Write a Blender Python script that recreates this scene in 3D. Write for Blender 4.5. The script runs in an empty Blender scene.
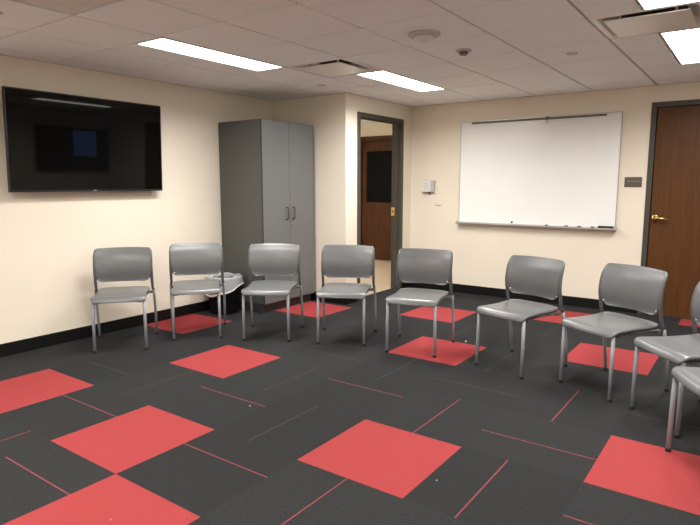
import bpy, bmesh, math, random
from mathutils import Vector, Matrix
random.seed(7)
R = math.radians
scene = bpy.context.scene
COL = scene.collection

# ------------------------------------------------------------------ camera, world, exposure
cam_data = bpy.data.cameras.new('camera')
cam = bpy.data.objects.new('camera', cam_data)
COL.objects.link(cam)
cam.location = (-0.044, -0.209, 1.369)
cam.rotation_euler = (R(90 - 7.862), 0, R(35.606))
cam_data.sensor_width = 36
cam_data.lens = 570.9 / 700 * 36
scene.camera = cam

world = bpy.data.worlds.new('world')
scene.world = world
world.use_nodes = True
world.node_tree.nodes['Background'].inputs[0].default_value = (0.5, 0.5, 0.5, 1)
world.node_tree.nodes['Background'].inputs[1].default_value = 0.05

LIGHT_STRENGTH = 6.0       # glow of each diffuser lens
LAMP_POWER = 25.0          # area lamp added just below the lens, watts
LAMP_SPREAD = 160.0        # degrees, a ribbed lens throws most light downwards
LIGHT_COLOR = (1.0, 0.965, 0.91, 1)
scene.view_settings.view_transform = 'Standard'
scene.view_settings.look = 'None'
scene.view_settings.gamma = 1
scene.view_settings.use_curve_mapping = False
scene.view_settings.exposure = 0.68

# ------------------------------------------------------------------ dimensions (metres)
XL, XR = -4.87, 1.30          # screen wall, right wall
YF, YB = 6.41, -2.2           # whiteboard wall, rear wall
XD, YA = -3.80, 4.955         # doorway wall, alcove wall
H = 2.355                     # ceiling
HH = 2.40                     # hallway ceiling
T = 0.6096                    # 24 inch carpet and ceiling tile

# ------------------------------------------------------------------ materials
def srgb(r, g, b):
    def f(c):
        c /= 255
        return c / 12.92 if c <= 0.04045 else ((c + 0.055) / 1.055) ** 2.4
    return (f(r), f(g), f(b), 1)

def mat(name, color, rough=0.5, metal=0.0, noise=0.0, nscale=40, bump=0.0, bscale=200,
        stretch=None, emis=None, estr=0.0, coat=0.0, spec=0.5, trans=0.0, alpha=1.0, dark=None):
    m = bpy.data.materials.new(name)
    m.use_nodes = True
    nt = m.node_tree
    b = nt.nodes['Principled BSDF']
    b.inputs['Base Color'].default_value = color
    b.inputs['Roughness'].default_value = rough
    b.inputs['Metallic'].default_value = metal
    b.inputs['Specular IOR Level'].default_value = spec
    b.inputs['Coat Weight'].default_value = coat
    b.inputs['Transmission Weight'].default_value = trans
    b.inputs['Alpha'].default_value = alpha
    if emis:
        b.inputs['Emission Color'].default_value = emis
        b.inputs['Emission Strength'].default_value = estr
    tc = nt.nodes.new('ShaderNodeTexCoord')
    src = tc.outputs['Object']
    if stretch:
        mp = nt.nodes.new('ShaderNodeMapping')
        mp.inputs['Scale'].default_value = stretch
        nt.links.new(src, mp.inputs['Vector'])
        src = mp.outputs['Vector']
    if noise > 0:
        n = nt.nodes.new('ShaderNodeTexNoise')
        n.inputs['Scale'].default_value = nscale
        n.inputs['Detail'].default_value = 5
        nt.links.new(src, n.inputs['Vector'])
        r = nt.nodes.new('ShaderNodeValToRGB')
        r.color_ramp.elements[0].position = 0.3
        r.color_ramp.elements[1].position = 0.7
        lo = dark if dark else tuple(c * (1 - noise) for c in color[:3]) + (1,)
        hi = tuple(min(1, c * (1 + noise)) for c in color[:3]) + (1,)
        r.color_ramp.elements[0].color = lo
        r.color_ramp.elements[1].color = hi
        nt.links.new(n.outputs['Fac'], r.inputs['Fac'])
        nt.links.new(r.outputs['Color'], b.inputs['Base Color'])
    if bump > 0:
        n2 = nt.nodes.new('ShaderNodeTexNoise')
        n2.inputs['Scale'].default_value = bscale
        n2.inputs['Detail'].default_value = 3
        nt.links.new(src, n2.inputs['Vector'])
        bp = nt.nodes.new('ShaderNodeBump')
        bp.inputs['Strength'].default_value = bump
        bp.inputs['Distance'].default_value = 0.002
        nt.links.new(n2.outputs['Fac'], bp.inputs['Height'])
        nt.links.new(bp.outputs['Normal'], b.inputs['Normal'])
    return m

M = dict(
    wall=mat('cream wall paint', (0.80, 0.735, 0.62, 1), 0.75, noise=0.02, nscale=2.0, bump=0.15, bscale=250),
    ceil=mat('mineral ceiling tile', (0.92, 0.94, 0.95, 1), 0.95, noise=0.03, nscale=60, bump=0.3, bscale=300),
    grid=mat('shade-darkened grid metal', (0.50, 0.46, 0.44, 1), 0.6, noise=0.02, nscale=10),  # grid colour darkened to carry the shade inside the tile reveals
    base=mat('black rubber base', (0.005, 0.005, 0.005, 1), 0.5, spec=0.25, noise=0.1, nscale=20),
    carpet=mat('charcoal carpet', (0.0245, 0.0252, 0.0258, 1), 0.95, noise=0.22, nscale=90, bump=0.6, bscale=500, spec=0.1),
    carpet2=mat('charcoal carpet turned', (0.0228, 0.0234, 0.0240, 1), 0.95, noise=0.22, nscale=90, bump=0.6, bscale=500, spec=0.1),
    carpet3=mat('charcoal carpet light', (0.0255, 0.0262, 0.0268, 1), 0.95, noise=0.22, nscale=90, bump=0.6, bscale=500, spec=0.1),
    red=mat('coral red carpet', (0.29, 0.044, 0.046, 1), 0.95, noise=0.06, nscale=120, bump=0.5, bscale=500, spec=0.1),
    stripe=mat('red carpet stripe', (0.20, 0.05, 0.055, 1), 0.95, noise=0.15, nscale=150, spec=0.1),
    faint=mat('greyish carpet stripe', (0.066, 0.046, 0.043, 1), 0.95, noise=0.15, nscale=150, spec=0.1),  # greyer, weaker red for the stripes listed in FAINT
    frame=mat('olive grey door frame paint', (0.052, 0.048, 0.038, 1), 0.45, noise=0.03, nscale=5),
    walnut=mat('brown veneer', (0.094, 0.036, 0.010, 1), 0.42, spec=0.22, noise=0.15, nscale=5, stretch=(7, 7, 0.7), bump=0.05, bscale=60),
    oldwood=mat('varnished dark wood', (0.072, 0.027, 0.009, 1), 0.45, spec=0.2, noise=0.3, nscale=6, stretch=(6, 6, 0.6)),
    darkglass=mat('dark glass', (0.008, 0.009, 0.009, 1), 0.08, noise=0.1, nscale=2),
    brass=mat('polished brass', (0.75, 0.52, 0.20, 1), 0.25, metal=1.0, noise=0.05, nscale=20),
    chair=mat('grey moulded plastic', (0.122, 0.127, 0.132, 1), 0.335, noise=0.04, nscale=15, spec=0.6, bump=0.08, bscale=500),
    upright=mat('dark grey coated steel', (0.085, 0.088, 0.092, 1), 0.42, noise=0.05, nscale=15),
    silver=mat('silver grey painted steel', (0.27, 0.29, 0.32, 1), 0.38, metal=0.0, noise=0.03, nscale=30),
    glide=mat('black plastic glide', (0.01, 0.01, 0.01, 1), 0.5, noise=0.1, nscale=30),
    chrome=mat('bright steel', (0.8, 0.8, 0.8, 1), 0.2, metal=1.0, noise=0.03, nscale=30),
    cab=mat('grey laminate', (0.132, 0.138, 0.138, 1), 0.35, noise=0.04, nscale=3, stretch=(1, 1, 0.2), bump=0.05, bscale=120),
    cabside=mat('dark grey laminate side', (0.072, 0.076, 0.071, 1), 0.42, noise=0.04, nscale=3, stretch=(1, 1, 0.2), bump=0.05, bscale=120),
    cabedge=mat('charcoal edge band', (0.03, 0.03, 0.032, 1), 0.5, noise=0.05, nscale=10),
    black=mat('black plastic', (0.008, 0.008, 0.009, 1), 0.4, noise=0.1, nscale=10),
    screen=mat('black glass screen', (0.003, 0.003, 0.003, 1), 0.03, noise=0.05, nscale=3, spec=0.22),
    wb=mat('whiteboard enamel', (0.86, 0.87, 0.86, 1), 0.20, noise=0.01, nscale=3),
    alu=mat('brushed aluminium', (0.55, 0.54, 0.52, 1), 0.4, metal=0.8, noise=0.05, nscale=60, stretch=(0.1, 1, 1)),
    rail=mat('grey map rail', (0.14, 0.13, 0.12, 1), 0.5, noise=0.05, nscale=20),
    white=mat('white plastic', (0.75, 0.74, 0.73, 1), 0.4, noise=0.02, nscale=20),
    greyplastic=mat('pale grey plastic', (0.50, 0.48, 0.49, 1), 0.4, noise=0.02, nscale=20),
    cream=mat('cream plastic', (0.72, 0.66, 0.53, 1), 0.4, noise=0.02, nscale=20),
    marker=mat('black marker plastic', (0.015, 0.015, 0.015, 1), 0.4, noise=0.05, nscale=20),
    felt=mat('black eraser felt', (0.02, 0.02, 0.02, 1), 0.9, noise=0.2, nscale=100),
    sign=mat('taupe sign plastic', (0.10, 0.082, 0.065, 1), 0.45, noise=0.03, nscale=20),
    signtext=mat('pale sign lettering', (0.25, 0.215, 0.19, 1), 0.5, noise=0.03, nscale=20),
    vent=mat('diffuser enamel', (0.86, 0.84, 0.80, 1), 0.30, noise=0.02, nscale=10),
    void=mat('dark duct', (0.02, 0.018, 0.016, 1), 0.8, noise=0.1, nscale=10),
    diffuser=mat('light diffuser', (0.9, 0.9, 0.9, 1), 0.5, noise=0.01, nscale=10, emis=LIGHT_COLOR, estr=LIGHT_STRENGTH),
    tile=mat('tan hallway tile', (0.55, 0.45, 0.34, 1), 0.35, noise=0.12, nscale=3, stretch=(3, 8, 1)),
    doorpane=mat('black door window pane', (0.003, 0.003, 0.003, 1), 0.6, spec=0.1, noise=0.2, nscale=4, stretch=(8, 8, 0.6)),  # matt black door window, dulled to keep hallway light reflections off
    liner=mat('clear polythene liner', (0.86, 0.92, 0.98, 1), 0.22, noise=0.06, nscale=8, bump=0.8, bscale=25, alpha=0.42),
    linerhem=mat('thick polythene hem', (0.80, 0.79, 0.70, 1), 0.35, noise=0.05, nscale=15),
    blueglow=mat('dim added blue glow', (0.01, 0.01, 0.02, 1), 0.2, noise=0.05, nscale=3, emis=(0.10, 0.20, 0.55, 1), estr=1.0),
    crumb=mat('paper scrap', (0.33, 0.32, 0.30, 1), 0.8, noise=0.05, nscale=50),
)

# ------------------------------------------------------------------ mesh helpers
class MB:
    def __init__(self):
        self.bm = bmesh.new()
        self.mats = []
    def mi(self, m):
        if m is None: return 0
        if m not in self.mats: self.mats.append(m)
        return self.mats.index(m)
    def box(self, x0, x1, y0, y1, z0, z1, bev=0.0, m=None, seg=2, mtx=None):
        t = bmesh.new()
        bmesh.ops.create_cube(t, size=1)
        for v in t.verts:
            v.co = Vector((x0 + (v.co.x + .5) * (x1 - x0), y0 + (v.co.y + .5) * (y1 - y0), z0 + (v.co.z + .5) * (z1 - z0)))
        if bev > 0:
            bmesh.ops.bevel(t, geom=t.edges[:], offset=bev, segments=seg, profile=0.5, affect='EDGES')
        self.merge(t, m, mtx, smooth=False)
        return self
    def merge(self, t, m=None, mtx=None, smooth=False):
        k = self.mi(m)
        if mtx is not None: bmesh.ops.transform(t, matrix=mtx, verts=t.verts[:])
        mp = {v: self.bm.verts.new(v.co) for v in t.verts}
        for f in t.faces:
            try:
                nf = self.bm.faces.new([mp[v] for v in f.verts])
                nf.material_index = k; nf.smooth = smooth
            except ValueError: pass
        t.free()
    def quad(self, pts, m=None, smooth=False):
        f = self.bm.faces.new([self.bm.verts.new(p) for p in pts])
        f.material_index = self.mi(m); f.smooth = smooth
    def tube(self, pts, r, n=12, m=None, cap=True, sx=1.0, up=(1, 0, 0)):
        """sweep an ellipse along pts; r a number or list; sx stretches the section along `up`"""
        k = self.mi(m)
        pts = [Vector(p) for p in pts]
        rr = r if isinstance(r, (list, tuple)) else [r] * len(pts)
        rings = []
        upv = Vector(up)
        for i, p in enumerate(pts):
            d = (pts[min(i + 1, len(pts) - 1)] - pts[max(i - 1, 0)]).normalized()
            a = upv - d * upv.dot(d)
            if a.length < 1e-4: a = Vector((0, 1, 0)) - d * d.y
            a.normalize(); b = d.cross(a)
            rings.append([self.bm.verts.new(p + a * math.cos(2 * math.pi * j / n) * rr[i] * sx + b * math.sin(2 * math.pi * j / n) * rr[i]) for j in range(n)])
        for i in range(len(rings) - 1):
            for j in range(n):
                f = self.bm.faces.new([rings[i][j], rings[i][(j + 1) % n], rings[i + 1][(j + 1) % n], rings[i + 1][j]])
                f.smooth = True; f.material_index = k
        if cap:
            self.bm.faces.new(rings[0][::-1]).material_index = k
            self.bm.faces.new(rings[-1]).material_index = k
        return self
    def lathe(self, prof, n=32, m=None, c=(0, 0, 0), axis='z', smooth=True):
        k = self.mi(m)
        rings = []
        c = Vector(c)
        for r, h in prof:
            ring = []
            for j in range(n):
                a = 2 * math.pi * j / n
                x, y = r * math.cos(a), r * math.sin(a)
                p = {'z': (x, y, h), 'y': (x, h, -y), 'x': (h, x, y)}[axis]
                ring.append(self.bm.verts.new(c + Vector(p)))
            rings.append(ring)
        for i in range(len(rings) - 1):
            for j in range(n):
                f = self.bm.faces.new([rings[i][j], rings[i][(j + 1) % n], rings[i + 1][(j + 1) % n], rings[i + 1][j]])
                f.smooth = smooth; f.material_index = k
        self.bm.faces.new(rings[0][::-1]).material_index = k
        self.bm.faces.new(rings[-1]).material_index = k
        return self
    def build(self, name, m=None, parent=None, loc=None):
        bmesh.ops.recalc_face_normals(self.bm, faces=self.bm.faces[:])
        me = bpy.data.meshes.new(name)
        self.bm.to_mesh(me); self.bm.free()
        if m is not None: me.materials.append(m)
        else:
            for q in self.mats: me.materials.append(q)
        o = bpy.data.objects.new(name, me)
        COL.objects.link(o)
        if parent: o.parent = parent
        if loc: o.location = loc
        return o

def thing(name, label, cat, loc=(0, 0, 0), rz=0, group=None):
    o = bpy.data.objects.new(name, None)
    o.empty_display_size = 0.1
    COL.objects.link(o)
    o.location = loc; o.rotation_euler = (0, 0, rz)
    o['label'] = label; o['category'] = cat
    if group: o['group'] = group
    return o

def tag(o, label, cat, group=None):
    o['label'] = label; o['category'] = cat
    if group: o['group'] = group
    return o

def struct(o, label=None, cat=None):
    o['kind'] = 'structure'
    if label: o['label'] = label
    if cat: o['category'] = cat
    return o

def copy_tree(o, parent=None):
    c = o.copy(); COL.objects.link(c)
    if parent: c.parent = parent
    for ch in list(o.children): copy_tree(ch, c)
    return c

# ------------------------------------------------------------------ floor: carpet tiles
RED = {(-5, 2), (-4, 1), (-7, 2), (-6, 4), (-3, 3), (-1, 4), (-4, 6), (-5, 8), (-2, 7), (-8, 5), (-7, 7), (-3, 9), (-1, 10),
       (0, 2), (1, 6), (1, 0), (-2, 0), (-6, -1), (-3, -2), (0, -3), (-8, 0)}
STR = {(-5, 3): ('x', .67), (-5, 4): ('y', .66), (-4, 3): ('y', .42), (-4, 4): ('x', .71), (-4, 5): ('y', .48), (-3, 4): ('y', .52),
       (-6, 3): ('y', .51), (-7, 3): ('x', .44), (-5, 5): ('x', .47), (-6, 2): ('x', .64), (-4, 2): ('x', .65), (-5, 1): ('x', .63),
       (-3, 2): ('y', .51), (-6, 1): ('y', .65), (-2, 4): ('x', .43), (-2, 5): ('y', .47), (-2, 3): ('y', .41), (-3, 5): ('x', .45),
       (-1, 3): ('x', .46), (-1, 5): ('x', .64), (-3, 6): ('y', .38), (-3, 8): ('y', .45), (-4, 7): ('y', .37)}
FAINT = {(-5, 4), (-4, 3), (-6, 3), (-5, 5), (-3, 6), (-3, 8), (-4, 7), (-7, 3), (-1, 5), (-4, 5), (-3, 5)}
fl = MB()
def floor_rect(x0, x1, y0, y1, m):
    X0, X1 = max(x0, XL), min(x1, XR); Y0, Y1 = max(y0, YB), min(y1, YF)
    if X1 - X0 < 1e-5 or Y1 - Y0 < 1e-5: return
    # notch for the alcove block
    if X0 < XD - .12 - 1e-6 and Y1 > YA + 1e-6:
        if X1 > XD - .12 + 1e-6:
            floor_rect(X0, XD - .12, Y0, Y1, m); floor_rect(XD - .12, X1, Y0, Y1, m); return
        Y1 = YA
        if Y1 - Y0 < 1e-5: return
    fl.quad([(X0, Y0, 0), (X1, Y0, 0), (X1, Y1, 0), (X0, Y1, 0)], m)
for i in range(-8, 3):
    for j in range(-4, 11):
        x0, y0, x1, y1 = i * T, j * T, (i + 1) * T, (j + 1) * T
        if (i, j) in RED:
            floor_rect(x0, x1, y0, y1, M['red']); continue
        g = M[('carpet', 'carpet2', 'carpet3')[(i * 5 + j * 3 + (i * j) % 4) % 3]]
        s = STR.get((i, j))
        inview = (-8 <= i <= -1 and 1 <= j <= 10)
        if s is None and not inview and random.random() < .45:
            s = (random.choice('xy'), random.uniform(.3, .7))
        if s is None:
            floor_rect(x0, x1, y0, y1, g)
        else:
            w = 0.0065; sm = M['faint'] if (i, j) in FAINT else M['stripe']
            if s[0] == 'x':
                a = y0 + s[1] * T - w / 2
                floor_rect(x0, x1, y0, a, g); floor_rect(x0, x1, a, a + w, sm); floor_rect(x0, x1, a + w, y1, g)
            else:
                a = x0 + s[1] * T - w / 2
                floor_rect(x0, a, y0, y1, g); floor_rect(a, a + w, y0, y1, sm); floor_rect(a + w, x1, y0, y1, g)
struct(fl.build('floor'), 'charcoal carpet tile floor with coral red squares and thin red stripes', 'floor')

# hallway floor, beyond the doorway
hf = MB()
HX = XD - .12
hf.box(-6.6, HX, YA + .12, 8.50, -0.03, 0.0)
struct(hf.build('floor', M['tile']), 'tan tiled floor of the hallway beyond the open doorway', 'floor')

# ------------------------------------------------------------------ walls
def wall(name, boxes, label):
    b = MB()
    for q in boxes: b.box(*q)
    return struct(b.build(name, M['wall']), label, 'wall')
wall('wall_left', [(XL - .12, XL, YB, YA + .12, 0, H + .3)], 'long cream wall carrying the large black television')
wall('wall_alcove', [(XL, HX, YA, YA + .12, 0, H + .3)], 'short cream wall behind the grey cabinet')
DY0, DY1, DZ = 5.175, 6.190, 2.170
wall('wall_doorway', [(HX, XD, YA, DY0, 0, H + .3), (HX, XD, DY1, YF, 0, H + .3), (HX, XD, DY0, DY1, DZ, H + .3)],
     'cream wall around the open doorway')
RX0, RX1, RZ = -1.02, 0.0, 2.183
wall('wall_front', [(HX, RX0, YF, YF + .12, 0, H + .3), (RX1, XR, YF, YF + .12, 0, H + .3), (RX0, RX1, YF, YF + .12, RZ, H + .3)],
     'cream wall carrying the whiteboard')
wall('wall_right', [(XR, XR + .12, YB, YF + .12, 0, H + .3)], 'cream wall on the right, opposite the television')
wall('wall_rear', [(XL - .12, XR + .12, YB - .12, YB, 0, H + .3)], 'cream wall at the camera end of the room')
HY = 8.42
wall('wall_hallway', [(-6.72, -6.60, YA + .12, HY + .12, 0, HH + .2), (-6.60, -6.035, HY, HY + .12, 0, HH + .2), (-5.055, HX, HY, HY + .12, 0, HH + .2),
                      (-6.035, -5.055, HY, HY + .12, 2.20, HH + .2), (HX, HX + .12, YF + .12, HY + .12, 0, HH + .2), (-6.72, XL - .12, YA, YA + .12, 0, HH + .2)],
     'cream hallway walls seen through the open doorway')
hc = MB(); hc.box(-6.6, HX, YA + .12, HY, HH, HH + .03)
struct(hc.build('ceiling', M['ceil']), 'pale hallway ceiling beyond the doorway', 'ceiling')

# baseboards
def baseb(name, boxes, label):
    b = MB()
    for q in boxes: b.box(*q, bev=0.003, seg=1)
    return struct(b.build(name, M['base']), label, 'baseboard')
BH = .106
baseb('baseboard_left', [(XL, XL + .009, YB, YA, 0, BH)], 'black rubber baseboard along the television wall')
baseb('baseboard_alcove', [(XL + .009, XD, YA - .009, YA, 0, BH)], 'black rubber baseboard behind the cabinet')
baseb('baseboard_doorway', [(XD, XD + .009, YA - .009, DY0, 0, BH), (XD, XD + .009, DY1, YF, 0, BH)], 'black rubber baseboard beside the open doorway')
baseb('baseboard_front', [(XD + .009, RX0, YF - .009, YF, 0, BH), (RX1, XR, YF - .009, YF, 0, BH)], 'black rubber baseboard under the whiteboard')
baseb('baseboard_right', [(XR - .009, XR, YB, YF - .009, 0, BH)], 'black rubber baseboard along the right wall')
baseb('baseboard_rear', [(XL + .009, XR - .009, YB, YB + .009, 0, BH)], 'black rubber baseboard along the rear wall')

# ------------------------------------------------------------------ ceiling
GX = [-0.372 + T * k for k in range(-8, 4)]         # grid lines
GY = [1.715 + T * k for k in range(-7, 9)]
LIGHTS = [(-3.42, 2.325), (-2.81, 4.154), (-0.372, 2.325), (-0.372, 4.154), (-2.81, -0.113), (-0.372, -0.113), (-3.42, -1.942), (-0.372, -1.942)]  # right edge x, low y; those at negative y are unseen additions
VENTS = [(-3.42, 3.544), (-0.981, 3.544), (-3.42, 1.105)]     # low corner
g = 0.009
ct = MB()
def ctile(x0, x1, y0, y1):
    X0, X1 = max(x0, XL), min(x1, XR); Y0, Y1 = max(y0, YB), min(y1, YF)
    if X1 - X0 < .01 or Y1 - Y0 < .01: return
    if X1 <= XD + 1e-6 and Y0 >= YA - 1e-6: return
    if X0 < XD - .01 and Y1 > YA + .01:
        if Y0 < YA - .01: ctile(X0, X1, Y0, YA); ctile(XD, X1, YA, Y1) if X1 > XD + .01 else None
        else: ctile(XD, X1, Y0, Y1)
        return
    ct.box(X0 + g if X0 > XL else X0, X1 - g if X1 < XR else X1, Y0 + g if Y0 > YB else Y0, Y1 - g if Y1 < YF else Y1, H - .006, H + .006, bev=.0025, seg=1)
def near(a, b): return abs(a - b) < .05
for i in range(-1, len(GX)):
    x0 = GX[i] if i >= 0 else GX[0] - T
    x1 = x0 + T
    for j in range(-1, len(GY)):
        y0 = GY[j] if j >= 0 else GY[0] - T
        y1 = y0 + T
        if any(near(x0, v[0]) and near(y0, v[1]) for v in VENTS): continue
        half = any(near(x1, l[0]) and (near(y0, l[1]) or near(y0, l[1] + T)) for l in LIGHTS)
        ctile(x0, x0 + T / 2 if half else x1, y0, y1)
cl = ct.build('ceiling', M['ceil'])
struct(cl, 'suspended ceiling of pale square tiles', 'ceiling')
gr = MB()
w = .012
for x in GX:
    if XL < x < XR:
        y1 = YA if x < XD else YF
        gr.box(x - w, x + w, YB, y1, H + .006, H + .02)
for y in GY:
    if YB < y < YF:
        x0 = XD if y > YA else XL
        xs = [x0] + [x for x in GX if x0 < x < XR] + [XR]
        for a, b in zip(xs[:-1], xs[1:]):
            if b - a > 2 * w: gr.box(a + (w if a > x0 else 0), b - (w if b < XR else 0), y - w, y + w, H + .006, H + .02)
struct(gr.build('trim_1', M['grid']), 'metal grid holding the ceiling tiles', 'trim')
pl = MB(); pl.box(XL - .12, XR + .12, YB - .12, YF + .12, H + .3, H + .34)
struct(pl.build('ceiling', M['void']), 'slab above the suspended ceiling', 'ceiling')
# wall angle
wa = MB()
for q in [(XL, XL + .016, YB, YA, H - .004, H - .0005), (XL + .016, XD, YA - .016, YA, H - .004, H - .0005), (XD, XD + .016, YA, YF, H - .004, H - .0005),
          (XD + .016, XR, YF - .016, YF, H - .004, H - .0005)]:
    z0, z1 = q[4] - .003, q[5] - .004
    wa.box(q[0], q[1], q[2], q[3], z0, z1)
struct(wa.build('trim_2', M['grid']), 'thin metal edge where ceiling meets walls', 'trim')

# lights
def ceiling_light():
    t = thing('ceiling_light', '', 'light')
    b = MB()
    L, W = 2 * T - .006, T / 2 - .006
    z0, z1 = -.010, .05
    b.box(-W / 2, W / 2, -L / 2, -L / 2 + .010, z0, z1).box(-W / 2, W / 2, L / 2 - .010, L / 2, z0, z1)
    b.box(-W / 2, -W / 2 + .010, -L / 2 + .010, L / 2 - .010, z0, z1).box(W / 2 - .010, W / 2, -L / 2 + .010, L / 2 - .010, z0, z1)
    b.box(-W / 2, W / 2, -L / 2, L / 2, z1, z1 + .01)
    b.build('frame', M['white'], t)
    d = MB(); d.box(-W / 2 + .011, W / 2 - .011, -L / 2 + .011, L / 2 - .011, -.008, .0, bev=.002)
    d.build('diffuser', M['diffuser'], t)
    ld = bpy.data.lights.new('lamp', 'AREA')
    ld.shape = 'RECTANGLE'; ld.size = W - .03; ld.size_y = L - .03
    ld.energy = LAMP_POWER; ld.color = LIGHT_COLOR[:3]; ld.spread = R(LAMP_SPREAD)
    lo = bpy.data.objects.new('lamp', ld); COL.objects.link(lo); lo.parent = t; lo.location = (0, 0, -.0095)
    return t
LL = ['long lit ceiling light nearest the television wall', 'long lit ceiling light nearest the open doorway',
      'lit ceiling light before the air vent, cut by the top edge of the photo', 'lit ceiling light near the brown door, right beyond the air vent',
      'added, unseen lit ceiling light overhead behind the camera, left side', 'added, unseen lit ceiling light overhead behind the camera, right side',
      'added, unseen lit ceiling light at the rear wall, left side', 'added, unseen lit ceiling light at the rear wall, right side']
proto = ceiling_light()
for k, (x, y) in enumerate(LIGHTS):
    o = proto if k == 0 else copy_tree(proto)
    o.location = (x - T / 4, y + T, H); o['label'] = LL[k]; o['group'] = 'recessed ceiling lights'

# hallway light
o = copy_tree(proto); o.location = (-6.0, 6.2, HH); o.rotation_euler.z = R(90)
o['label'] = 'ceiling light of the hallway beyond the doorway'

# air diffusers
def air_vent():
    t = thing('air_vent', '', 'vent')
    a = T / 2 - .004
    b = MB()
    # stepped frame sloping up into the duct
    prof = [(a, -.002), (a - .035, -.006), (a - .055, .018), (a - .085, .045), (a - .115, .06)]
    rings = []
    for r, z in prof: rings.append([b.bm.verts.new((sx * r, sy * r, z)) for sx, sy in ((-1, -1), (1, -1), (1, 1), (-1, 1))])
    for i in range(len(rings) - 1):
        for j in range(4):
            b.bm.faces.new([rings[i][j], rings[i][(j + 1) % 4], rings[i + 1][(j + 1) % 4], rings[i + 1][j]])
    b.build('frame', M['vent'], t)
    d = MB(); d.box(-a + .09, a - .09, -a + .09, a - .09, .0605, .20)
    d.build('duct', M['void'], t)
    p = MB(); p.box(-a + .075, a - .075, -a + .075, a - .075, -.022, -.013, bev=.004)
    for sx in (-1, 1):
        for sy in (-1, 1): p.box(sx * .15 - .006, sx * .15 + .006, sy * .15 - .006, sy * .15 + .006, -.013, .0605)
    p.build('centre_plate', M['vent'], t)
    return t
VL = ['square air vent between the two left ceiling lights, above the cabinet', 'square air vent between the two right ceiling lights',
      'square air vent at the top left corner of the photo']
vp = air_vent()
for k, (x, y) in enumerate(VENTS):
    o = vp if k == 0 else copy_tree(vp)
    o.location = (x + T / 2, y + T / 2, H); o['label'] = VL[k]; o['group'] = 'ceiling air vents'

# detectors and sprinklers
zc = H - .006
t = thing('smoke_detector', 'large round smoke detector with a stepped dome on the ceiling', 'smoke detector', (-1.94, 3.28, zc))
MB().lathe([(.105, 0), (.105, -.012), (.098, -.018), (.07, -.020)], m=None).build('base', M['greyplastic'], t)
MB().lathe([(.07, -.0205), (.066, -.036), (.05, -.042), (.02, -.044), (.018, -.052), (.004, -.053)]).build('dome', M['white'], t)
t = thing('ceiling_sensor', 'small round sensor on the ceiling, left of the air vent', 'sensor', (-1.925, 3.865, zc))
MB().lathe([(.058, 0), (.058, -.008), (.05, -.014)]).build('base', M['greyplastic'], t)
MB().lathe([(.034, -.0145), (.032, -.028), (.022, -.036), (.004, -.038)]).build('lens', M['rail'], t)
spl = ['round sprinkler cover plate on the ceiling above the cabinet', 'round sprinkler cover plate on the ceiling left of the brown door',
       'round sprinkler cover plate at the left end of the ceiling']
spm = MB().lathe([(.042, 0), (.042, -.003), (.036, -.006), (.002, -.006)]).build('sprinkler_cover', M['greyplastic'])
for k, (x, y) in enumerate([(-3.725, 4.44), (-1.30, 4.44), (-3.725, 1.41)]):
    o = spm if k == 0 else spm.copy()
    if k: COL.objects.link(o)
    o.location = (x, y, zc); tag(o, spl[k], 'sprinkler', 'sprinkler cover plates')

# ------------------------------------------------------------------ doors
# open doorway frame (left)
def frame_parts(b, a0, a1, top, plane, side, depth, ax, fw=.050, prot=.012, stop=(.25, .55)):
    """door frame round an opening: a along wall, plane = wall face, side = +1/-1 outward direction"""
    def bx(p0, p1, q0, q1, z0, z1):
        if ax == 'y': b.box(min(q0, q1), max(q0, q1), p0, p1, z0, z1, bev=.002, seg=1)
        else: b.box(p0, p1, min(q0, q1), max(q0, q1), z0, z1, bev=.002, seg=1)
    o, i = plane + side * prot, plane - side * depth
    bx(a0, a0 + fw, o, i, 0, top); bx(a1 - fw, a1, o, i, 0, top); bx(a0 + fw, a1 - fw, o, i, top - fw, top)
    # stop
    s0, s1 = plane - side * (depth * stop[0]), plane - side * (depth * stop[1])
    bx(a0 + fw, a0 + fw + .014, s0, s1, 0, top - fw); bx(a1 - fw - .014, a1 - fw, s0, s1, 0, top - fw)
    bx(a0 + fw + .014, a1 - fw - .014, s0, s1, top - fw - .014, top - fw)
d1 = struct(thing('door_1', 'open doorway with an olive grey metal frame leading to the hallway', 'door', (0, 0, 0)))
b = MB(); frame_parts(b, DY0 + .001, DY1 - .001, DZ - .001, XD, 1, .13, 'y', prot=.014)
b.build('door_frame', M['frame'], d1)
sp = MB(); sp.box(-3.932, -3.878, DY1 - .0565, DY1 - .0515, .955, 1.065, bev=.001, seg=1, m=M['brass'])
sp.box(-3.915, -3.898, DY1 - .0575, DY1 - .0563, .995, 1.025, m=M['void'])
sp.build('strike_plate', None, d1)['label'] = 'brass strike plate'

# brown door on the whiteboard wall
d2 = struct(thing('door_2', 'closed brown wood door with a brass lever, right of the whiteboard', 'door', (0, 0, 0)))
b = MB(); frame_parts(b, RX0 + .001, RX1 - .001, RZ - .001, YF, -1, .118, 'x', prot=.014, stop=(.47, .75))
b.build('door_frame', M['frame'], d2)
leaf = MB().box(RX0 + .057, RX1 - .057, YF + .006, YF + .050, .008, RZ - .055, bev=.002, seg=1).build('door_leaf', M['walnut'], d2)
lv = MB()
lv.lathe([(.038, YF + .0055), (.038, YF - .004), (.030, YF - .012), (.013, YF - .014), (.012, YF - .05), (.004, YF - .053)], n=24, c=(-.918, 0, 1.018), axis='y')
lv.tube([(-.920, YF - .044, 1.018), (-.89, YF - .050, 1.019), (-.85, YF - .049, 1.016), (-.795, YF - .042, 1.012)], [.014, .013, .011, .010], sx=1.0, up=(0, 0, 1))
lv.build('door_lever', M['brass'], leaf)['label'] = 'brass lever handle'
for z in (.25, 1.1, 1.95):
    MB().tube([(RX1 - .054, YF - .004, z - .05), (RX1 - .054, YF - .004, z + .05)], .007).build('hinge', M['brass'], leaf)

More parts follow.
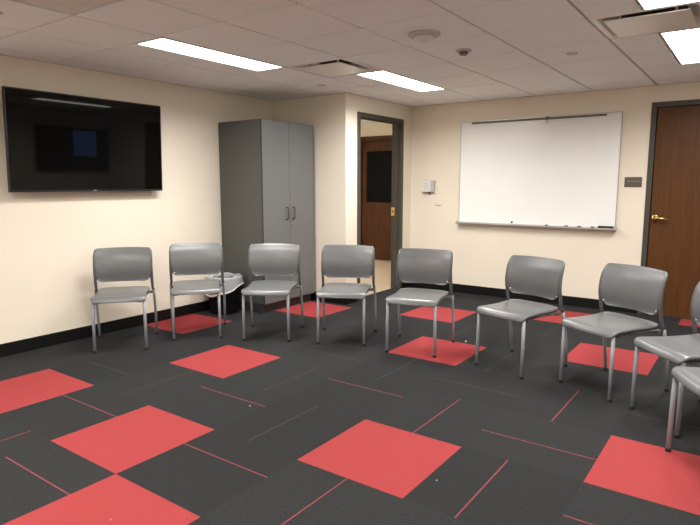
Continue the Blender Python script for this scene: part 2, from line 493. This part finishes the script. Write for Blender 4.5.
# hallway wooden door with dark glass
d3 = struct(thing('door_3', 'old dark wood door with a black window, seen through the doorway', 'door', (0, 0, 0)))
A0, A1 = -6.035, -5.055
b = MB()
yf = HY - .02
b.box(A0 + .001, A0 + .075, yf, HY + .10, 0, 2.199, bev=.004).box(A1 - .075, A1 - .001, yf, HY + .10, 0, 2.199, bev=.004)
b.box(A0 + .075, A1 - .075, yf, HY + .10, 2.12, 2.199, bev=.004)
b.box(A0 + .06, A1 - .06, yf - .012, yf, 2.115, 2.135, bev=.003)
b.build('door_frame', M['oldwood'], d3)
lf = MB()
l0, l1 = A0 + .078, A1 - .078
yy0, yy1 = HY + .01, HY + .05
lf.box(l0, l0 + .095, yy0, yy1, .01, 2.115, bev=.003).box(l1 - .095, l1, yy0, yy1, .01, 2.115, bev=.003)
lf.box(l0 + .095, l1 - .095, yy0, yy1, .01, .20, bev=.003).box(l0 + .095, l1 - .095, yy0, yy1, .84, 1.035, bev=.003).box(l0 + .095, l1 - .095, yy0, yy1, 1.94, 2.115, bev=.003)
lf.box(l0 + .095, l1 - .095, yy0 + .012, yy1 - .012, .20, .84)
leaf3 = lf.build('door_leaf', M['oldwood'], d3)
MB().box(l0 + .095, l1 - .095, yy0 + .014, yy0 + .022, 1.035, 1.94).build('window_pane', M['doorpane'], leaf3)
kb = MB().lathe([(.028, yy0 + .0), (.028, yy0 - .006), (.010, yy0 - .01), (.010, yy0 - .03), (.026, yy0 - .04), (.028, yy0 - .055), (.015, yy0 - .066)], n=20, c=(l1 - .05, 0, .98), axis='y')
kb.build('door_knob', M['brass'], leaf3)

# ------------------------------------------------------------------ cabinet
cx0, cx1, cy0, cy1, cz = XL + .012, -4.215, 4.078, 4.898, 2.02
cb = thing('storage_cabinet', 'tall grey two-door storage cabinet with black pulls in the alcove corner', 'cabinet', ((cx0 + cx1) / 2, (cy0 + cy1) / 2, 0))
ox, oy = (cx0 + cx1) / 2, (cy0 + cy1) / 2
hx, hy = (cx1 - cx0) / 2, (cy1 - cy0) / 2
b = MB()
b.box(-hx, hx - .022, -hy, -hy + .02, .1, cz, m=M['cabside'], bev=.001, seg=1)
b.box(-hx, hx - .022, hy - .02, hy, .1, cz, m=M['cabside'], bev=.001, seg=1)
b.box(-hx, hx - .022, -hy + .02, hy - .02, cz - .022, cz, m=M['cab'])
b.box(-hx, hx - .022, -hy + .02, hy - .02, .1, .12, m=M['cab'])
b.box(-hx, -hx + .01, -hy + .02, hy - .02, .12, cz - .022, m=M['cab'])
body = b.build('body', None, cb)
MB().box(-hx + .01, hx - .05, -hy + .006, hy - .006, 0, .0995).build('plinth', M['cabedge'], cb)
for k, (a, c) in enumerate(((-hy + .001, -.0015), (.0015, hy - .001))):
    dd = MB()
    dd.box(hx - .0205, hx, a, c, .102, cz, bev=.0015, seg=1)
    # dark edge banding strip on the outer side edge
    door = dd.build('door', M['cab'], cb)
    ye = -hy - .0004 if k == 0 else hy - .0001
    MB().box(hx - .0205, hx - .0015, ye - .0004, ye + .0013 - .0004, .104, cz - .002).build('edge_band', M['cabedge'], door)
    yh = -.056 if k == 0 else .050
    h = MB().tube([(hx, yh, .985), (hx + .026, yh, .988), (hx + .030, yh, 1.0), (hx + .030, yh, 1.10), (hx + .026, yh, 1.112), (hx, yh, 1.115)], .0062, n=8, up=(0, 1, 0))
    h.build('handle', M['cabedge'], door)
    if k == 1:
        lk = MB().lathe([(.011, hx - .001), (.011, hx + .004), (.008, hx + .006)], n=16, c=(0, .034, .935), axis='x')
        lk.box(hx + .006, hx + .028, .0325, .0355, .915, .945).build('lock', M['alu'], door)

# ------------------------------------------------------------------ televisions
def television(name, label, loc, rz, tilt, lit):
    t = thing(name, label, 'television', loc, rz)
    Wd, Hd = 1.395, .797
    tm = Matrix.Rotation(tilt, 4, 'X')
    # local: screen faces -y, wall at +y
    b = MB().box(-Wd / 2, Wd / 2, 0, .032, -Hd / 2, Hd / 2, bev=.004, mtx=tm)
    b.box(-Wd / 2 + .12, Wd / 2 - .12, .032, .055, -Hd / 2 + .08, Hd / 2 - .12, bev=.01, mtx=tm)
    b.build('casing', M['black'], t)
    s = MB().box(-Wd / 2 + .010, Wd / 2 - .010, -.0025, -.0005, -Hd / 2 + .018, Hd / 2 - .010, mtx=tm)
    sc = s.build('screen', M['screen'], t)
    lg = MB().box(-.016, .016, -.003, -.0008, -Hd / 2 + .005, -Hd / 2 + .012, bev=.001, mtx=tm)
    lg.build('badge', M['alu'], t)['label'] = 'small silver badge'
    ir = MB().box(.035, .052, -.0025, -.0006, -Hd / 2 + .004, -Hd / 2 + .014, mtx=tm)
    ir.build('sensor_window', M['glide'], t)
    m = MB().box(-.30, .30, .085, .105, -.12, .12, bev=.003).box(-.22, -.18, .0555, .085, -.20, .16).box(.18, .22, .0555, .085, -.20, .16)
    m.build('wall_bracket', M['black'], t)
    if lit:
        MB().box(-.44, .02, -.0045, -.0027, -.12, .35, mtx=tm).build('blue_glow', M['blueglow'], sc)  # unseen blue glow, added for its reflection in the left television
    return t
# faces +x on the left wall: local -y -> world +x means rotate +90
television('television', 'large black flat screen television on the left wall', (-4.76, 2.575, 1.70), R(90), R(1.9), False)
television('television', 'black flat screen television with a dim added blue glow on the right wall', (1.19, 5.70, 1.62), R(-90), 0, True)

# ------------------------------------------------------------------ whiteboard and things on that wall
wbx0, wbx1, wbz0, wbz1 = -3.100, -1.285, .893, 2.115
wcx = (wbx0 + wbx1) / 2
wb = thing('whiteboard', 'large white dry-erase board with aluminium edges and a marker tray', 'whiteboard', (wcx, YF, wbz0))
hw = (wbx1 - wbx0) / 2; hh = wbz1 - wbz0
MB().box(-hw + .008, hw - .008, -.020, -.001, .008, hh - .008).build('writing_surface', M['wb'], wb)
f = MB()
f.box(-hw, -hw + .0075, -.024, -.001, 0, hh, bev=.001, seg=1).box(hw - .0075, hw, -.024, -.001, 0, hh, bev=.001, seg=1)
f.box(-hw + .0075, hw - .0075, -.024, -.001, 0, .0075).box(-hw + .0075, hw - .0075, -.024, -.001, hh - .0075, hh)
f.build('frame', M['alu'], wb)
tr = MB()
tr.box(-hw - .004, hw + .004, -.085, -.0245, -.006, -.001, bev=.001, seg=1)
tr.box(-hw - .004, hw + .004, -.089, -.085, -.012, .006, bev=.001, seg=1)
tr.box(-hw - .004, hw + .004, -.0243, -.001, -.016, -.001)
tr.box(-hw - .010, -hw - .0045, -.089, -.001, -.018, .010, bev=.002).box(hw + .0045, hw + .010, -.089, -.001, -.018, .010, bev=.002)
tr.build('tray', M['alu'], wb)
rl = MB()
rl.box(-2.953 - wcx, -1.435 - wcx, -.036, -.0245, hh - .036, hh - .014, bev=.001, seg=1)
rl.build('map_rail', M['rail'], wb)['label'] = 'dark grey display rail'
ck = thing('rail_clip', 'small steel clip hanging from the middle of the whiteboard rail', 'clip', (-2.05, YF - .037, wbz0 + hh - .022))
MB().box(-.020, .020, -.012, 0, -.016, .018, bev=.003).build('clip_body', M['rail'], ck)
MB().tube([(0, -.006, -.0165), (0, -.018, -.026), (0, -.021, -.040), (0, -.012, -.050), (0, -.002, -.042)], .008, n=8).build('hook', M['chrome'], ck)
mg = MB().lathe([(.012, 0), (.012, -.008), (.009, -.011), (.002, -.012)], n=20, axis='y').build('magnet', M['marker'])
mg.location = (-2.418, YF - .024, .910); tag(mg, 'small round dark magnet on the lower edge of the whiteboard', 'magnet')
mg.location = (-2.418, YF - .0202, .918)
# markers
def marker():
    t = thing('marker_pen', '', 'marker')
    a = MB().tube([(-.060, 0, .009), (-.055, 0, .009), (.026, 0, .009)], [.006, .009, .009], n=12, up=(0, 1, 0)); a.build('barrel', M['white'], t)
    c = MB().tube([(.0265, 0, .009), (.055, 0, .009), (.062, 0, .009)], [.0095, .0095, .006], n=12, up=(0, 1, 0)); c.build('cap', M['marker'], t)
    return t
mk = marker()
ml = ['white marker with dark cap in the tray, leftmost of the four', 'white marker with dark cap in the tray, second from the left',
      'white marker with dark cap in the tray, second nearest the black eraser', 'white marker with dark cap in the tray, right beside the black eraser']
for k, (x, rz) in enumerate([(-1.955, 180), (-1.825, 0), (-1.690, 0), (-1.550, 0)]):
    o = mk if k == 0 else copy_tree(mk)
    o.location = (x, YF - .062, wbz0 - .001); o.rotation_euler.z = R(rz + (2, -3, 2, -2)[k]); o['label'] = ml[k]; o['group'] = 'markers in the whiteboard tray'
er = thing('board_eraser', 'black whiteboard eraser at the right end of the tray', 'eraser', (-1.375, YF - .058, wbz0))
MB().box(-.075, .075, -.022, .022, 0, .012, bev=.003).build('felt', M['felt'], er)
MB().box(-.077, .077, -.023, .023, .0122, .026, bev=.005).build('grip', M['marker'], er)

# sign beside door
sg = thing('door_sign', 'small taupe room sign with pale raised lettering beside the brown door', 'sign', (-1.145, YF, 1.385))
MB().box(-.083, .083, -.008, -.001, -.052, .052, bev=.002).build('plate', M['sign'], sg)
tx = MB()
x = -.058
for k, wl in enumerate([.010, .006, .009, None, .009, .009, .010, .008, .009, .008, .009]):
    if wl is None: x += .008; continue
    if k % 3 == 0:
        tx.box(x, x + .003, -.0092, -.0082, -.001, .016).box(x + .003, x + wl, -.0092, -.0082, .012, .016).box(x + .003, x + wl, -.0092, -.0082, .005, .008)
    elif k % 3 == 1:
        tx.box(x, x + .003, -.0092, -.0082, -.001, .016).box(x + wl - .003, x + wl, -.0092, -.0082, -.001, .016)
    else:
        tx.box(x, x + .003, -.0092, -.0082, -.001, .016).box(x + .003, x + wl, -.0092, -.0082, -.001, .003).box(x + .003, x + wl, -.0092, -.0082, .012, .016)
    x += wl + .0025
tx.build('lettering', M['signtext'], sg)

# thermostat
th = thing('thermostat', 'white box thermostat on the wall between doorway and whiteboard', 'thermostat', (-3.515, YF, 1.335))
MB().box(-.098, .090, -.006, -.001, -.085, .088, bev=.002).build('wall_plate', M['cream'], th)
MB().box(-.088, .074, -.045, -.0062, -.072, .072, bev=.004).build('housing', M['greyplastic'], th)
cv = MB().box(-.086, .034, -.060, -.0452, -.068, .068, bev=.003)
cover = cv.build('cover', M['white'], th)
gv = MB()
for k in range(4): gv.box(-.062, .018, -.0612, -.0602, -.036 + k * .024, -.032 + k * .024)
gv.build('vent_slots', M['greyplastic'], cover)
MB().tube([(.0, -.025, -.0725), (.0, -.025, -.090), (.003, -.025, -.108)], [.012, .009, .004], n=10, up=(0, 1, 0)).build('sensor_stub', M['upright'], th)
sw = thing('light_switch', 'small cream wall switch plate below the thermostat', 'switch', (-3.392, YF, 1.095))
MB().box(-.055, .055, -.006, -.001, -.060, .060, bev=.002).build('plate', M['wall'], sw)
MB().box(-.038, .038, -.0085, -.0062, -.005, .003, bev=.001, seg=1).build('toggle', M['rail'], sw)

# ------------------------------------------------------------------ waste bin with liner
bn = thing('waste_bin', 'black waste bin with a clear liner, between the chairs and the grey cabinet', 'bin', (-4.632, 3.888, 0), R(0))
def sq_ring(bm, r, z, n=48, p=3.2, wob=0, ph=0):
    out = []
    for j in range(n):
        a = 2 * math.pi * j / n
        c, s = math.cos(a), math.sin(a)
        k = (abs(c) ** p + abs(s) ** p) ** (-1 / p)
        rr = r * k * (1 + wob * (math.sin(7 * a + ph) * .5 + math.sin(13 * a + ph * 2.3) * .5))
        zz = z(a) if callable(z) else z
        out.append(bm.verts.new((rr * c, rr * s, zz)))
    return out
def skin(b, rings, close0=False, close1=False):
    n = len(rings[0])
    for i in range(len(rings) - 1):
        for j in range(n):
            f = b.bm.faces.new([rings[i][j], rings[i][(j + 1) % n], rings[i + 1][(j + 1) % n], rings[i + 1][j]]); f.smooth = True
    if close0: b.bm.faces.new(rings[0][::-1])
    if close1: b.bm.faces.new(rings[-1])
b = MB()
skin(b, [sq_ring(b.bm, r, z) for r, z in [(.125, 0), (.130, .004), (.160, .365), (.166, .368), (.166, .382), (.158, .382), (.152, .36), (.124, .012)]], True, True)
b.build('bucket', M['black'], bn)
def hem(a):   # hem height round the bin: low towards the front left, high towards the right
    return .262 - .060 * math.cos(a + R(105)) + .006 * math.sin(5 * a)
b = MB()
rings = [sq_ring(b.bm, .144, .26, wob=.03, ph=1), sq_ring(b.bm, .150, .34, wob=.02, ph=2), sq_ring(b.bm, .156, lambda a: .392 + .004 * math.sin(9 * a)), sq_ring(b.bm, .163, lambda a: .402 + .006 * math.sin(6 * a + 1)),
         sq_ring(b.bm, .169, lambda a: .394 + .004 * math.sin(6 * a + 1)), sq_ring(b.bm, .172, lambda a: .37, wob=.02, ph=1.0),
         sq_ring(b.bm, .175, lambda a: .5 * (.37 + hem(a)), wob=.035, ph=1.3), sq_ring(b.bm, .177, lambda a: hem(a) + .012, wob=.03, ph=1.6)]
skin(b, rings)
b.build('liner', M['liner'], bn)
b = MB()
skin(b, [sq_ring(b.bm, .1765, lambda a: hem(a) + .012, wob=.03, ph=1.6), sq_ring(b.bm, .180, lambda a: hem(a) + .006, wob=.03, ph=1.6), sq_ring(b.bm, .178, lambda a: hem(a) - .003, wob=.03, ph=1.6)])
b.build('liner_hem', M['linerhem'], bn)
b = MB()
b.tube([(.0, -.172, .385), (.0, -.178, .425), (.012, -.180, .452), (.016, -.181, .47)], [.030, .020, .010, .003], n=10)
b.build('liner_knot', M['liner'], bn)

# ------------------------------------------------------------------ chairs
def lerp(tab, x):
    for (a, p), (b_, q) in zip(tab[:-1], tab[1:]):
        if x <= b_:
            t = (x - a) / (b_ - a); t = max(0, min(1, t))
            return p + (q - p) * t
    return tab[-1][1]
def smooth_tab(tab):
    xs = [p[0] for p in tab]; ys = [p[1] for p in tab]
    def f(x):
        if x <= xs[0]: return ys[0]
        if x >= xs[-1]: return ys[-1]
        for i in range(len(xs) - 1):
            if x <= xs[i + 1]:
                t = (x - xs[i]) / (xs[i + 1] - xs[i])
                p0 = ys[max(i - 1, 0)]; p1 = ys[i]; p2 = ys[i + 1]; p3 = ys[min(i + 2, len(ys) - 1)]
                return 0.5 * ((2 * p1) + (-p0 + p2) * t + (2 * p0 - 5 * p1 + 4 * p2 - p3) * t * t + (-p0 + 3 * p1 - 3 * p2 + p3) * t ** 3)
    return f
back_y = smooth_tab([(.40, .182), (.46, .180), (.52, .176), (.60, .160), (.67, .163), (.74, .181), (.80, .212), (.82, .226)])

def shell(func, nu, vs, th, outward):
    """closed curved panel from func(u,v) with rounded rim"""
    b = MB()
    top, bot = [], []
    e = 1e-3
    us = [-math.cos(math.pi * i / nu) for i in range(nu + 1)]
    us = [0.55 * u + 0.45 * (-1 + 2 * i / nu) for i, u in enumerate(us)]
    for v in vs:
        rt, rb = [], []
        for u in us:
            p = Vector(func(u, v))
            CORNERS[0] = False
            du = Vector(func(min(u + e, 1), v)) - Vector(func(max(u - e, -1), v))
            dv = Vector(func(u, min(v + e, 1))) - Vector(func(u, max(v - e, 0)))
            CORNERS[0] = True
            n = du.cross(dv)
            n = n.normalized() if n.length > 1e-12 else Vector(outward)
            if n.dot(Vector(outward)) < 0: n.negate()
            rt.append(b.bm.verts.new(p + n * th / 2)); rb.append(b.bm.verts.new(p - n * th / 2))
        top.append(rt); bot.append(rb)
    nv = len(vs)
    for i in range(nv - 1):
        for j in range(nu):
            b.bm.faces.new([top[i][j], top[i][j + 1], top[i + 1][j + 1], top[i + 1][j]])
            b.bm.faces.new([bot[i][j], bot[i + 1][j], bot[i + 1][j + 1], bot[i][j + 1]])
    for i in range(nv - 1):
        for j in (0, nu): b.bm.faces.new([top[i][j], top[i + 1][j], bot[i + 1][j], bot[i][j]])
    for j in range(nu):
        for i in (0, nv - 1): b.bm.faces.new([top[i][j], top[i][j + 1], bot[i][j + 1], bot[i][j]])
    rim = [e_ for e_ in b.bm.edges if len(e_.link_faces) == 2 and e_.calc_face_angle(0) > 1.0]
    bmesh.ops.recalc_face_normals(b.bm, faces=b.bm.faces[:])
    bmesh.ops.bevel(b.bm, geom=rim, offset=th * .38, segments=2, profile=.6, affect='EDGES')
    for f in b.bm.faces: f.smooth = True
    return b

CORNERS = [True]
def corner(v, r, L):   # inset of the outline near v=0 for a corner of radius r over length L
    if not CORNERS[0]: return 0
    d = v * L
    if d >= r: return 0
    return r - math.sqrt(max(0, r * r - (r - d) ** 2))

def seat_f(u, v):
    # v 0 front -> 1 rear
    L = .458
    d = v * L
    hwid = .214 - .014 * math.sin(math.pi * min(1, max(0, (v - .08) / .85))) ** 1.5 - corner(v, .045, L) - corner(1 - v, .03, L)
    rr = .040; arc = rr * R(85)
    zt = .447
    if d < arc:
        th = (1 - d / arc) * R(85)
        y = -.267 + rr * (1 - math.sin(th)); z = zt - rr * (1 - math.cos(th))
    else:
        y = -.267 + rr + (d - arc); z = zt
    z -= .012 * math.sin(math.pi * min(1, max(0, (v - .1) / .85))) * (1 - u * u)
    z -= .007 * abs(u) ** 6
    z += .010 * max(0, (v - .8) / .2) ** 2
    return (u * hwid, y + .010 * max(0, 1 - v / .22) * u * u, z)
def back_f(u, v):
    # v 0 bottom -> 1 top
    z0, z1 = .517, .810
    L = z1 - z0
    z = z0 + v * L
    hwid = .222 + .012 * v - corner(v, .055, L) - corner(1 - v, .022, L)
    y = back_y(z) - .034 * u * u
    z += -.004 * u * u * v
    return (u * hwid, y, z)

def vs_dense(n, ends):
    out = []
    for i in range(n + 1):
        t = i / n
        out.append(.5 - .5 * math.cos(math.pi * t) if ends else t)
    return out

def make_chair():
    t = thing('stacking_chair', '', 'chair')
    shell(seat_f, 22, vs_dense(24, True), .022, (0, 0, 1)).build('seat', M['chair'], t)
    shell(back_f, 22, vs_dense(24, True), .013, (0, -1, 0)).build('backrest', M['chair'], t)
    for s in (-1, 1):
        # front leg, bends back into the rail under the seat
        g1 = MB().tube([(s * .200, -.250, .012), (s * .198, -.247, .25), (s * .1955, -.243, .424)], .0122, n=12)
        lg = g1.build('leg', M['silver'], t)
        MB().lathe([(.0135, 0), (.0145, .003), (.0145, .016), (.0125, .02)], n=14, c=(s * .200, -.250, 0)).build('foot_glide', M['glide'], lg)
        g2 = MB().tube([(s * .243, .250, .012), (s * .245, .228, .20), (s * .243, .186, .38), (s * .241, .174, .428)], .0115, n=12)
        lr = g2.build('leg', M['silver'], t)
        MB().lathe([(.0125, 0), (.0140, .003), (.0140, .016), (.0118, .02)], n=14, c=(s * .243, .250, 0)).build('foot_glide', M['glide'], lr)
        MB().tube([(s * .192, -.225, .422), (s * .188, -.10, .420), (s * .196, .06, .420), (s * .222, .14, .422), (s * .238, .168, .424)], .0085, n=10).build('seat_rail', M['upright'], t)
        pts = [(s * .240, .172, .429)]
        for k in range(14):
            z = .45 + k * .0262
            pts.append((s * (.234 - .003 * k / 13), back_y(z) - .0290 + max(0, .50 - z) * .25, z))
        MB().tube(pts, [.011] * 3 + [.0125] * 10 + [.010, .006], n=12, sx=1.05).build('upright', M['upright'], t)
        MB().lathe([(.006, -.006), (.009, -.003), (.009, .005)], n=12, c=(s * .206, back_y(.547) - .0325, .547), axis='y').build('bolt', M['chrome'], t)
    MB().tube([(-.205, -.19, .415), (.205, -.19, .415)], .009, n=10, up=(0, 0, 1)).tube([(-.236, .14, .413), (.236, .14, .413)], .009, n=10, up=(0, 0, 1)).build('cross_bar', M['upright'], t)
    return t

CH = [  # front-left foot, front-right foot (measured), angle, label
    ((-4.368, 2.249), (-4.111, 2.551), 50, 'grey plastic chair under the television, the leftmost chair of the arc'),
    ((-4.140, 2.853), (-3.880, 3.148), 48.5, 'grey plastic chair standing just left of the waste bin'),
    ((-3.645, 3.220), (-3.312, 3.418), 31.5, 'grey plastic chair in front of the grey cabinet'),
    ((-3.048, 3.515), (-2.697, 3.687), 27, 'grey plastic chair before the open doorway, right of the cabinet'),
    ((-2.446, 3.659), (-2.056, 3.745), 13.5, 'grey plastic chair whose front right leg stands on a red tile, below the thermostat'),
    ((-1.702, 3.763), (-1.330, 3.661), -16, 'grey plastic chair in front of the whiteboard'),
    ((-1.080, 3.749), (-.725, 3.558), -28, 'grey plastic chair whose backrest overlaps the brown door'),
    ((-.586, 3.513), (-.317, 3.223), -47, 'grey plastic chair directly behind the nearest one, its backrest cut by the right edge'),
    ((-.332, 3.009), None, -60, 'nearest grey plastic chair, only a seat corner and leg showing at the right edge'),
]
ch = make_chair()
for k, (a, b2, ang, lab) in enumerate(CH):
    o = ch if k == 0 else copy_tree(ch)
    an = R(ang); c_, s_ = math.cos(an), math.sin(an)
    pl_ = Vector(a) - Vector((-.2 * c_ + .25 * s_, -.2 * s_ - .25 * c_))
    if b2:
        pr = Vector(b2) - Vector((.2 * c_ + .25 * s_, .2 * s_ - .25 * c_))
        pl_ = (pl_ + pr) / 2
    # feet were measured at the front of each glide
    o.location = (pl_.x - .0, pl_.y + .006, 0); o.rotation_euler = (0, 0, an)
    o['label'] = lab; o['group'] = 'grey chairs set out in an arc'

# ------------------------------------------------------------------ paper scraps on the carpet
sc_l = ['tiny white paper scrap on the carpet between chairs before the whiteboard', 'tiny white paper scrap on the carpet at a stripe end, left of the middle',
        'tiny white paper scrap on the near red tile at the bottom left', 'tiny white paper scrap on the carpet right of the middle red tile']
def scrap(x, y, s, k):
    b = MB()
    v = [(0, 0, 0.0), (s, .1 * s, .001), (.7 * s, .8 * s, .3 * s), (.1 * s, .6 * s, .55 * s)]
    t = bmesh.new()
    vs = [t.verts.new(p) for p in v] + [t.verts.new((p[0] + .001, p[1] - .001, p[2] + .0018)) for p in v]
    for q in ((0, 1, 2, 3), (7, 6, 5, 4), (0, 4, 5, 1), (1, 5, 6, 2), (2, 6, 7, 3), (3, 7, 4, 0)): t.faces.new([vs[i] for i in q])
    b.merge(t)
    o = b.build('paper_scrap', M['crumb']); o.location = (x, y, .0005); tag(o, sc_l[k], 'scrap', 'paper scraps on the carpet')
scrap(-2.05, 4.31, .020, 0); scrap(-2.525, 2.18, .010, 1); scrap(-2.114, .986, .008, 2); scrap(-1.17, 2.047, .008, 3)
